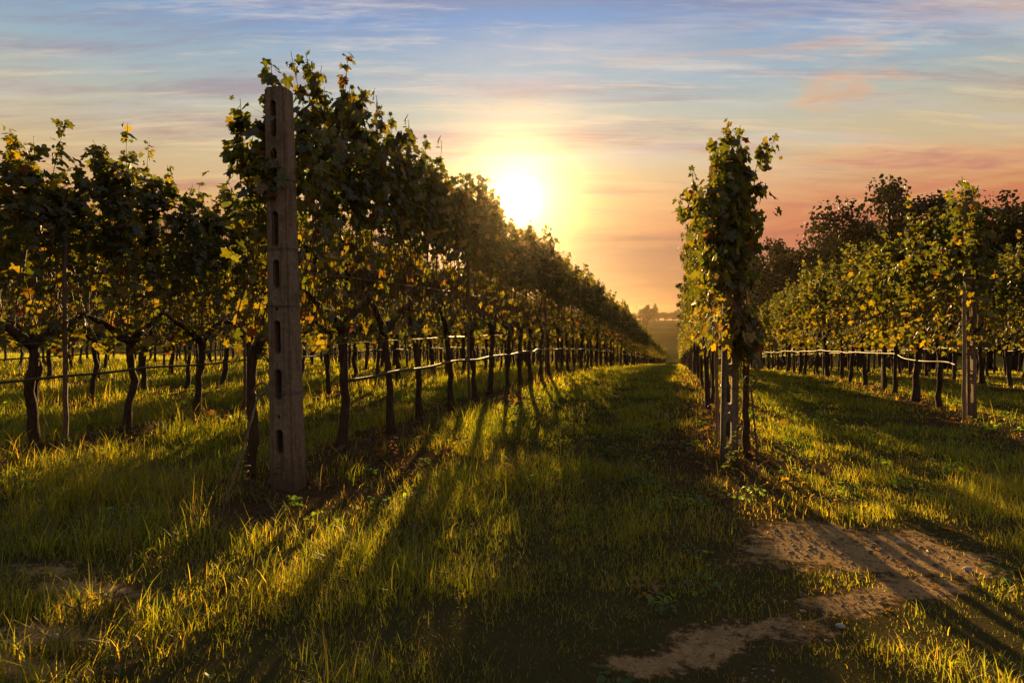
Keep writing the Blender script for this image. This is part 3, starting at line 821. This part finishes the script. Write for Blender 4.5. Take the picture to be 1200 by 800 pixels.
# yellow tag hanging by the slotted post
def build_tag():
    X, Y, Z = at(841, 512)
    mb = MB(); pts = LO*np.array([.05, .055]); k = len(pts)
    v = np.concatenate([[[0, 0, 0]], np.stack([pts[:, 0], .006*np.sin(pts[:, 0]*60), pts[:, 1]], -1)])
    fan = np.stack([np.zeros(k, int), 1+np.arange(k), 1+(np.arange(k)+1) % k], -1)
    mb.add(v, None, fan, 0, (.30, .20, .02)); mb.tube([(0, 0, -.01), (.01, .02, -.05), (.03, .05, -.06)], .0015, 4, 1, (.2, .1, .03))
    tag(link('vine_leaf', mb.mesh('vine_leaf', [M_LEAF, M_CANE]), None, (X-.03, Y-.02, Z+.80)), 'single golden-yellow vine leaf beside the thin bamboo stake', 'leaf')
build_tag()

# ------------------------------------------------------------------ trees
def tree_parts(seed, H, W, base=.25, nleaf=4200, size=.28, nlimb=9, droop=0.0, conical=False, tints=((.016, .022, .008), (.034, .038, .012))):
    r = np.random.default_rng(seed)
    tr, cr = MB(), MB()
    k = 9; z = np.linspace(-.3, H*.86, k)
    tp = np.stack([np.cumsum(r.normal(0, .012*H, k)), np.cumsum(r.normal(0, .012*H, k)), z], -1); tp[:, :2] -= tp[0, :2]
    tr.tube(tp, np.linspace(.030*H, .004*H, k), 8, jit=.1, rnd=r)
    cent, rad = [], []
    for i in range(nlimb):
        t = base+(.9-base)*(i+.5)/nlimb
        p0 = np.array([np.interp(t*H*.9, z, tp[:, j]) for j in range(3)])
        a = i*2.4+r.uniform(-.5, .5)
        prof = (1-t)*1.15 if conical else math.sin(PI*min(1, max(.08, (t-base*.55)/(1.06-base*.55))))**.6
        reach = W*.5*prof*r.uniform(.65, 1.1)
        end = p0+np.array([math.cos(a)*reach, math.sin(a)*reach, H*.10*r.uniform(.2, 1.3)*(0 if conical else 1)])
        m = (p0+end)/2+np.array([0, 0, -.02*H*r.random()])
        tr.tube([p0, p0*.5+m*.5+r.normal(0, .01*H, 3), m, end], [.013*H*(1-t*.6), .010*H*(1-t*.6), .007*H*(1-t*.6), .003*H], 6, jit=.1, rnd=r)
        for q in (.45, .75, 1.0):
            c = p0+(end-p0)*q+r.normal(0, .04*W, 3)
            cent.append(c); rad.append(W*r.uniform(.09, .19))
            for _ in range(2):
                tw = c+r.normal(0, .10*W, 3); tr.tube([p0+(end-p0)*q*.8, (c+tw)/2, tw], [.005*H, .003*H, .0015*H], 4)
                cent.append(tw); rad.append(W*r.uniform(.06, .12))
    cent.append(tp[-1]+np.array([0, 0, H*.04])); rad.append(W*.13)
    cent, rad = np.array(cent), np.array(rad)
    pr = rad**2/np.sum(rad**2); idx = r.choice(len(cent), nleaf, p=pr)
    dv = r.normal(0, 1, (nleaf, 3)); dv /= np.linalg.norm(dv, axis=1)[:, None]
    P = cent[idx]+dv*(rad[idx]*r.random(nleaf)**.45*1.15)[:, None]*np.array([1, 1, .75])
    N = dv+r.normal(0, .7, (nleaf, 3)); T = r.normal(0, 1, (nleaf, 3))+np.array([0, 0, -.5])
    w = r.random(nleaf)[:, None]; cw = r.random(len(cent))[idx][:, None]
    tn = (np.array(tints[0])*(1-cw)+np.array(tints[1])*cw)*(.7+.6*w)
    add_leaves(cr, P, N, T, size*r.uniform(.5, 1.1, nleaf), tn, r, hi=False)
    return tr.mesh('trunk', [M_TBARK], True), cr.mesh('crown', [M_TREE])
TV = [tree_parts(1, 12, 8.5, .22, 9500, .22, 11), tree_parts(2, 12, 9.5, .18, 9500, .22, 12), tree_parts(3, 12, 7.0, .3, 8000, .22, 10),
      tree_parts(4, 12, 5.5, .1, 3200, .30, 16, conical=True)]
TZ = [float(np.percentile([q.co.z for q in c.vertices], 99.5)) for _, c in TV]
def place_tree(px, d, top_y, v, label, group, wide=1.0, name='tree'):
    u = (px-600)/800; X, Y = cam2w(u, d); Z = float(h(X, Y))
    top = CAM_H+(370-top_y)/800*d
    s = (top-Z)/TZ[v]
    e = bpy.data.objects.new(name, None); COL.objects.link(e)
    e.location = (X, Y, Z); e.scale = (s*wide, s*wide, s); e.rotation_euler = (0, 0, random.Random(px).uniform(0, 6))
    for nm, me in zip(('trunk', 'crown'), TV[v]): link(nm, me, e)
    tag(e, label, 'tree', group)
G1 = 'trees behind the right-hand vine rows'
for a in ((1046, 52, 212, 0, 'tall broad tree with airy crown rising above the sunlit right-hand row', 1.0),
          (1000, 60, 268, 2, 'lower rounded tree directly left of the tall airy tree', 1.1),
          (955, 74, 272, 1, 'dark bushy tree in the middle of the wood beyond the right rows', 1.0),
          (918, 80, 283, 2, 'dark tree at the left end of the wood, next to the vine column', 1.05),
          (893, 92, 312, 1, 'low dark tree peeping right beside the narrow vine column', 1.0),
          (1095, 64, 258, 1, 'dark tree between the tall airy tree and the far right post', 1.1),
          (1150, 58, 262, 2, 'dark tree just right of the far right concrete post', 1.2),
          (1190, 50, 240, 0, 'dark tree crown at the right picture edge', 1.1),
          (1250, 46, 225, 1, 'tree standing beyond the right picture edge', 1.1),
          (970, 95, 300, 2, 'hindmost dark tree filling the gap in the wood', 1.2)):
    place_tree(a[0], a[1], a[2], a[3], a[4], G1, a[5])
prof = ([885, 900, 935, 1000, 1046, 1100, 1130, 1160, 1200, 1300], [348, 320, 284, 280, 246, 248, 262, 268, 250, 240])
for i, px in enumerate(range(888, 1290, 25)):
    d = (104, 86, 112, 93)[i % 4]
    if px > 1100: d *= .8
    place_tree(px, d, float(np.interp(px, *prof))+(8, 22, 14)[i % 3], (1, 0, 2)[i % 3], 'dark tree deep in the wood, filling the slope behind the front trees', G1, 1.35)
G2 = 'far trees on the hill across the valley'
hill = [(757, 300, 358, 2, 'far rounded tree on the hill, leftmost beside the row end', 1.0), (768, 430, 356, 3, 'far dark pointed fir on the skyline of the hill', .9)]
for a in hill: place_tree(*a[:5], G2, a[5], 'fir_tree' if a[3] == 3 else 'tree')
rr = random.Random(3)
for i in range(44):
    place_tree(690+i*4.6+rr.uniform(-2, 2), rr.uniform(440, 480), rr.uniform(363.5, 369), rr.choice((0, 1, 2, 2)), 'tiny far tree in the dark treeline along the hill crest', G2, rr.uniform(1.5, 2.1))

# ------------------------------------------------------------------ small plants and litter
M_SEED = leaf_mat('seed_spike', .35, (1.5, 1.1, .5), .02, .5, 0.2)
def seed_grass(px, py, hgt_, nspk, seed):
    X, Y, Z = at(px, py); r = np.random.default_rng(seed); mb = MB()
    lean = r.normal(0, .05, 2); t = np.linspace(0, 1, 6)
    st = np.stack([lean[0]*t**2, lean[1]*t**2, hgt_*t], -1)
    mb.tube(st, np.linspace(.0020, .0014, 6), 5, tint=(.12, .10, .03))
    top = st[-1]
    spk = MB(); a0 = r.uniform(0, 6)
    for i in range(nspk):
        a = -0.9+1.8*i/max(1, nspk-1)+r.normal(0, .12); L = r.uniform(.05, .085)
        dr = np.array([math.sin(a)*CT, math.sin(a)*ST+r.normal(0, .25), abs(math.cos(a))]); dr /= np.linalg.norm(dr)
        pts = [top+dr*L*q+np.array([0, 0, -.012*q*q]) for q in np.linspace(0, 1, 6)]
        spk.tube(pts, [.0009, .0022, .0025, .0024, .0020, .0008], 5, tint=(.19, .15, .065), jit=.25, rnd=r)
    for _ in range(4):
        a = r.uniform(0, 6.3); L = r.uniform(.1, .2); w = .004
        d = np.array([math.cos(a), math.sin(a), 0]); s = np.array([-math.sin(a), math.cos(a), 0])*w
        p = [np.zeros(3), d*L*.4+np.array([0, 0, L*.55]), d*L+np.array([0, 0, L*.5])]
        mb.add([p[0]-s, p[0]+s, p[1]+s, p[1]-s, p[2]], [[0, 1, 2, 3]], [[3, 2, 4]], 0, (.06, .085, .02))
    e = bpy.data.objects.new('finger_grass', None); COL.objects.link(e); e.location = (X, Y, Z)
    link('stem', mb.mesh('stem', [M_SEED]), e); link('seed_head', spk.mesh('seed_head', [M_SEED], True), e)
    return e
SG = 'finger grass with orange seed spikes'
for i, (px, py, hh, ns, lab) in enumerate((
        (222, 700, .17, 4, 'upright finger grass with four orange spikes, left edge of the lit strip'),
        (192, 722, .18, 4, 'finger grass with spread spikes below the lit strip end'),
        (98, 745, .12, 2, 'single-spiked finger grass by the brown track'),
        (130, 752, .11, 4, 'finger grass with four spread spikes just left of the lit grass'),
        (68, 758, .09, 2, 'low finger grass with two flat spikes on the brown track'),
        (118, 790, .08, 3, 'short finger grass at the lower left, spikes near the soil'),
        (140, 800, .14, 3, 'small finger grass near the bottom left of the lit grass'),
        (250, 630, .10, 3, 'finger grass with pale spikes below the tall post'),
        (100, 640, .16, 1, 'lone tall spike in the dark grass at the left'),
        (432, 590, .18, 3, 'orange-tipped finger grass right of the tall post base'),
        (455, 575, .16, 3, 'second orange-tipped finger grass, behind the first by the post'),
        (505, 625, .15, 2, 'finger grass with two upright spikes in mid alley shade'),
        (475, 640, .13, 3, 'pale finger grass in front of the lit strip'),
        (540, 560, .15, 3, 'finger grass at the edge of the lit strip, in the alley'),
        (290, 640, .14, 3, 'golden finger grass in the lit grass below the tall post'),
        (330, 610, .13, 3, 'sunlit finger grass right in front of the tall post base'))):
    tag(seed_grass(px, py, hh, ns, 40+i), lab, 'grass plant', SG)

def sprout(px, py, H, n, size, label, seed, name='weed', tint=(.07, .10, .02)):
    X, Y, Z = at(px, py); r = np.random.default_rng(seed); mb = MB(); P, N, T, S = [], [], [], []
    for s in range(max(1, n//9)):
        ln = r.normal(0, .10, 2); t = np.linspace(0, 1, 7); hh = H*r.uniform(.6, 1.05)
        st = np.stack([ln[0]*t+r.normal(0, .02), ln[1]*t, hh*t], -1); mb.tube(st, np.linspace(.003, .0012, 7), 5, 1, (.08, .06, .02), cap=False)
        for q in range(9):
            k = .15+.85*q/8; p = np.array([np.interp(k, t, st[:, j]) for j in range(3)]); a = q*2.4+r.uniform(-.4, .4)
            o = np.array([math.cos(a), math.sin(a), 0]); P.append(p+o*.015); N.append(o*.3+np.array([0, 0, 1.])+r.normal(0, .2, 3)); T.append(o+np.array([0, 0, -.2])); S.append(size*r.uniform(.6, 1.2)*(1.1-.4*k))
    tn = np.array(tint)*r.uniform(.7, 1.4, (len(P), 1))
    add_leaves(mb, np.array(P), np.array(N), np.array(T), np.array(S), tn, r, True)
    return tag(link(name, mb.mesh(name, [M_LEAF, M_CANE]), None, (X, Y, Z)), label, 'weed')
sprout(856, 556, .34, 18, .045, 'green broad-leaved sprout growing at the foot of the slotted post', 1)
sprout(300, 588, .30, 27, .035, 'dark tangle of weeds at the left foot of the tall post', 2, tint=(.03, .035, .012))
sprout(520, 540, .30, 27, .030, 'brownish weed clump in the shade right of the tall post', 3, tint=(.10, .055, .022))
sprout(470, 556, .26, 27, .028, 'dry brown weed nearest the tall post on its right', 4, tint=(.13, .06, .025))
sprout(605, 505, .30, 27, .032, 'leafy weed clump at the foot of the high row, beside the lit strip', 5)
sprout(640, 490, .30, 27, .030, 'golden weed clump farther along the foot of the high row', 6, tint=(.11, .085, .02))
sprout(700, 462, .35, 27, .034, 'bushy weed clump farthest along the foot of the high row', 7)
sprout(905, 545, .18, 18, .03, 'small dry weed in the soil right of the slotted post', 8, tint=(.12, .06, .025))

def ground_weeds():
    g = np.random.default_rng(19); mb = MB(); P, N, T, S, Cc = [], [], [], [], []
    cs = []
    for _ in range(340):
        d = math.sqrt(g.uniform(1.5**2, 11**2)); u = g.uniform(-.95, .95); cs.append(cam2w(u, d))
    cs = np.array(cs); zz = h(cs[:, 0], cs[:, 1]); bs = bare(cs[:, 0], cs[:, 1])
    for (x, y), z, b in zip(cs, zz, bs):
        if b > .25: continue
        kind = g.random(); m = int(g.integers(9, 26)); rad = g.uniform(.03, .13); tint = np.array([.05, .085, .022])*g.uniform(.6, 1.4)
        if kind > .8: tint = np.array([.12, .075, .03])*g.uniform(.6, 1.2)
        for q in range(m):
            a = q*2.4+g.uniform(-.5, .5); r = rad*math.sqrt((q+.5)/m); o = np.array([math.cos(a), math.sin(a), 0])
            P.append(np.array([x, y, z+.015+g.uniform(.0, .07)*(1-r/.16)])+o*r); N.append(np.array([0, 0, 1.])+g.normal(0, .3, 3)); T.append(o+g.normal(0, .3, 3)); S.append(g.uniform(.010, .024)*(1.4 if kind < .3 else 1)); Cc.append(tint*g.uniform(.8, 1.25))
    P, N, T, S, Cc = map(np.array, (P, N, T, S, Cc))
    hi = np.zeros(len(P), bool)
    # rounded leaflets
    N /= np.linalg.norm(N, axis=1)[:, None]; T = T-N*np.sum(T*N, 1)[:, None]; T /= np.linalg.norm(T, axis=1)[:, None]; B = np.cross(N, T)
    k = 8; th = np.linspace(0, 2*PI, k, endpoint=False)
    bx, by = .62*np.sin(th)*(1-.2*np.cos(th)), .5+.75*-np.cos(th)
    v = P[:, None]+S[:, None, None]*(bx[None, :, None]*B[:, None]+by[None, :, None]*T[:, None]+(.35*np.abs(bx)-.2*by**2)[None, :, None]*N[:, None])
    n = len(P); c0 = P+S[:, None]*.5*T
    v = np.concatenate([c0[:, None], v], 1).reshape(-1, 3)
    fan = np.stack([np.zeros(k, int), 1+np.arange(k), 1+(np.arange(k)+1) % k], -1)
    mb.add(v, None, (np.arange(n)[:, None, None]*(k+1)+fan[None]).reshape(-1, 3), 0, np.repeat(Cc, k+1, axis=0))
    tag(link('ground_weeds', mb.mesh('ground_weeds', [M_GRASS])), 'small round-leaved weeds growing low among the grass', 'weeds', kind='stuff')
ground_weeds()

def litter():
    g = np.random.default_rng(9); mb = MB(); P = []
    for row in ('A', 'B', 'C', 'L2'):
        y0 = ROW_START[row]
        for _ in range(260):
            y = y0-.6+abs(g.normal(0, 6)); x = ROWS[row]+g.normal(0, .35); P.append((x, y, float(h(x, y))+g.uniform(.01, .05)))
    for bx, by, rx, ry, a in BARE:
        for _ in range(int(40*rx*ry/.1)):
            p, q = g.normal(0, .8*rx), g.normal(0, .8*ry); x, y = bx+p*math.cos(a)-q*math.sin(a), by+p*math.sin(a)+q*math.cos(a)
            P.append((x, y, float(h(x, y))+.008))
    P = np.array(P); n = len(P)
    N = np.array([0, 0, 1.])+g.normal(0, .45, (n, 3)); T = g.normal(0, 1, (n, 3))
    c = np.array([.085, .050, .024])*g.uniform(.5, 1.5, (n, 1))
    add_leaves(mb, P, N, T, np.where(P[:, 1] < 4.0, .35, 1)*g.uniform(.03, .065, n), c, g, True)
    tag(link('fallen_leaves', mb.mesh('fallen_leaves', [M_LEAF])), 'dry brown vine leaves fallen under the rows', 'leaves', kind='stuff')
litter()

def pebble_mesh(r, n):
    bm = bmesh.new(); bmesh.ops.create_icosphere(bm, subdivisions=2, radius=1)
    for v in bm.verts: v.co = Vector((v.co.x*r.uniform(.9, 1.1), v.co.y*r.uniform(.65, .85), v.co.z*.5))*(1+r.uniform(-.08, .08))
    me = bpy.data.meshes.new(n); bm.to_mesh(me); bm.free(); me.materials.append(M_STONE)
    me.polygons.foreach_set('use_smooth', np.ones(len(me.polygons), bool)); return me
for px, py, s, lab in ((1056, 637, .022, 'small white stone on the sunlit bare soil'), (985, 735, .018, 'tan stone at the lower part of the bare soil'), (1134, 668, .02, 'pale stone at the right edge of the bare soil'),
                       (62, 750, .03, 'grey stone on the brown track at the lower left')):
    X, Y, Z = at(px, py)
    o = link('stone', pebble_mesh(random.Random(px), 'stone'), None, (X, Y, Z+s*.3)); o.scale = (s, s, s)
    tag(o, lab, 'stone', 'loose stones on bare soil')
def pebbles():
    g = np.random.default_rng(4); mb = MB()
    ico = bmesh.new(); bmesh.ops.create_icosphere(ico, subdivisions=1, radius=1); ico.verts.index_update()
    iv = np.array([v.co[:] for v in ico.verts]); it = np.array([[v.index for v in f.verts] for f in ico.faces]); ico.free()
    for bx, by, rx, ry, a in BARE:
        for _ in range(int(420*rx*ry/.1)):
            p, q = g.normal(0, .6*rx), g.normal(0, .6*ry)
            x, y = bx+p*math.cos(a)-q*math.sin(a), by+p*math.sin(a)+q*math.cos(a); s = g.uniform(.002, .006)*(2.2 if g.random() < .12 else 1)
            mb.add(iv*np.array([1, .8, .6])*s*g.uniform(.8, 1.2, iv.shape)+np.array([x, y, float(h(x, y))+s*.2]), None, it)
    tag(link('soil_crumbs', mb.mesh('soil_crumbs', [rough_mat('crumb', (.24, .17, .10), (.34, .25, .16), 200, .2)])), 'earth crumbs and grit lying on the bare soil', 'gravel', kind='stuff')
pebbles()

# ------------------------------------------------------------------ haze
def haze():
    m, t, out = mat('haze_air')
    v = t.new('ShaderNodeVolumePrincipled')
    v.inputs['Color'].default_value = (1.0, .78, .50, 1); v.inputs['Density'].default_value = 0.00018
    v.inputs['Anisotropy'].default_value = 0.95
    t.l.new(v.outputs[0], out.inputs['Volume'])
    bm = bmesh.new(); bmesh.ops.create_cube(bm, size=1)
    for q in bm.verts: q.co = Vector((q.co.x*1960, (q.co.y+.5)*1120-190, (q.co.z+.5)*(42+12.5)-42))
    me = bpy.data.meshes.new('haze'); bm.to_mesh(me); bm.free(); me.materials.append(m)
    tag(link('haze', me), 'warm evening haze filling the vineyard air', 'haze', kind='stuff')
haze()
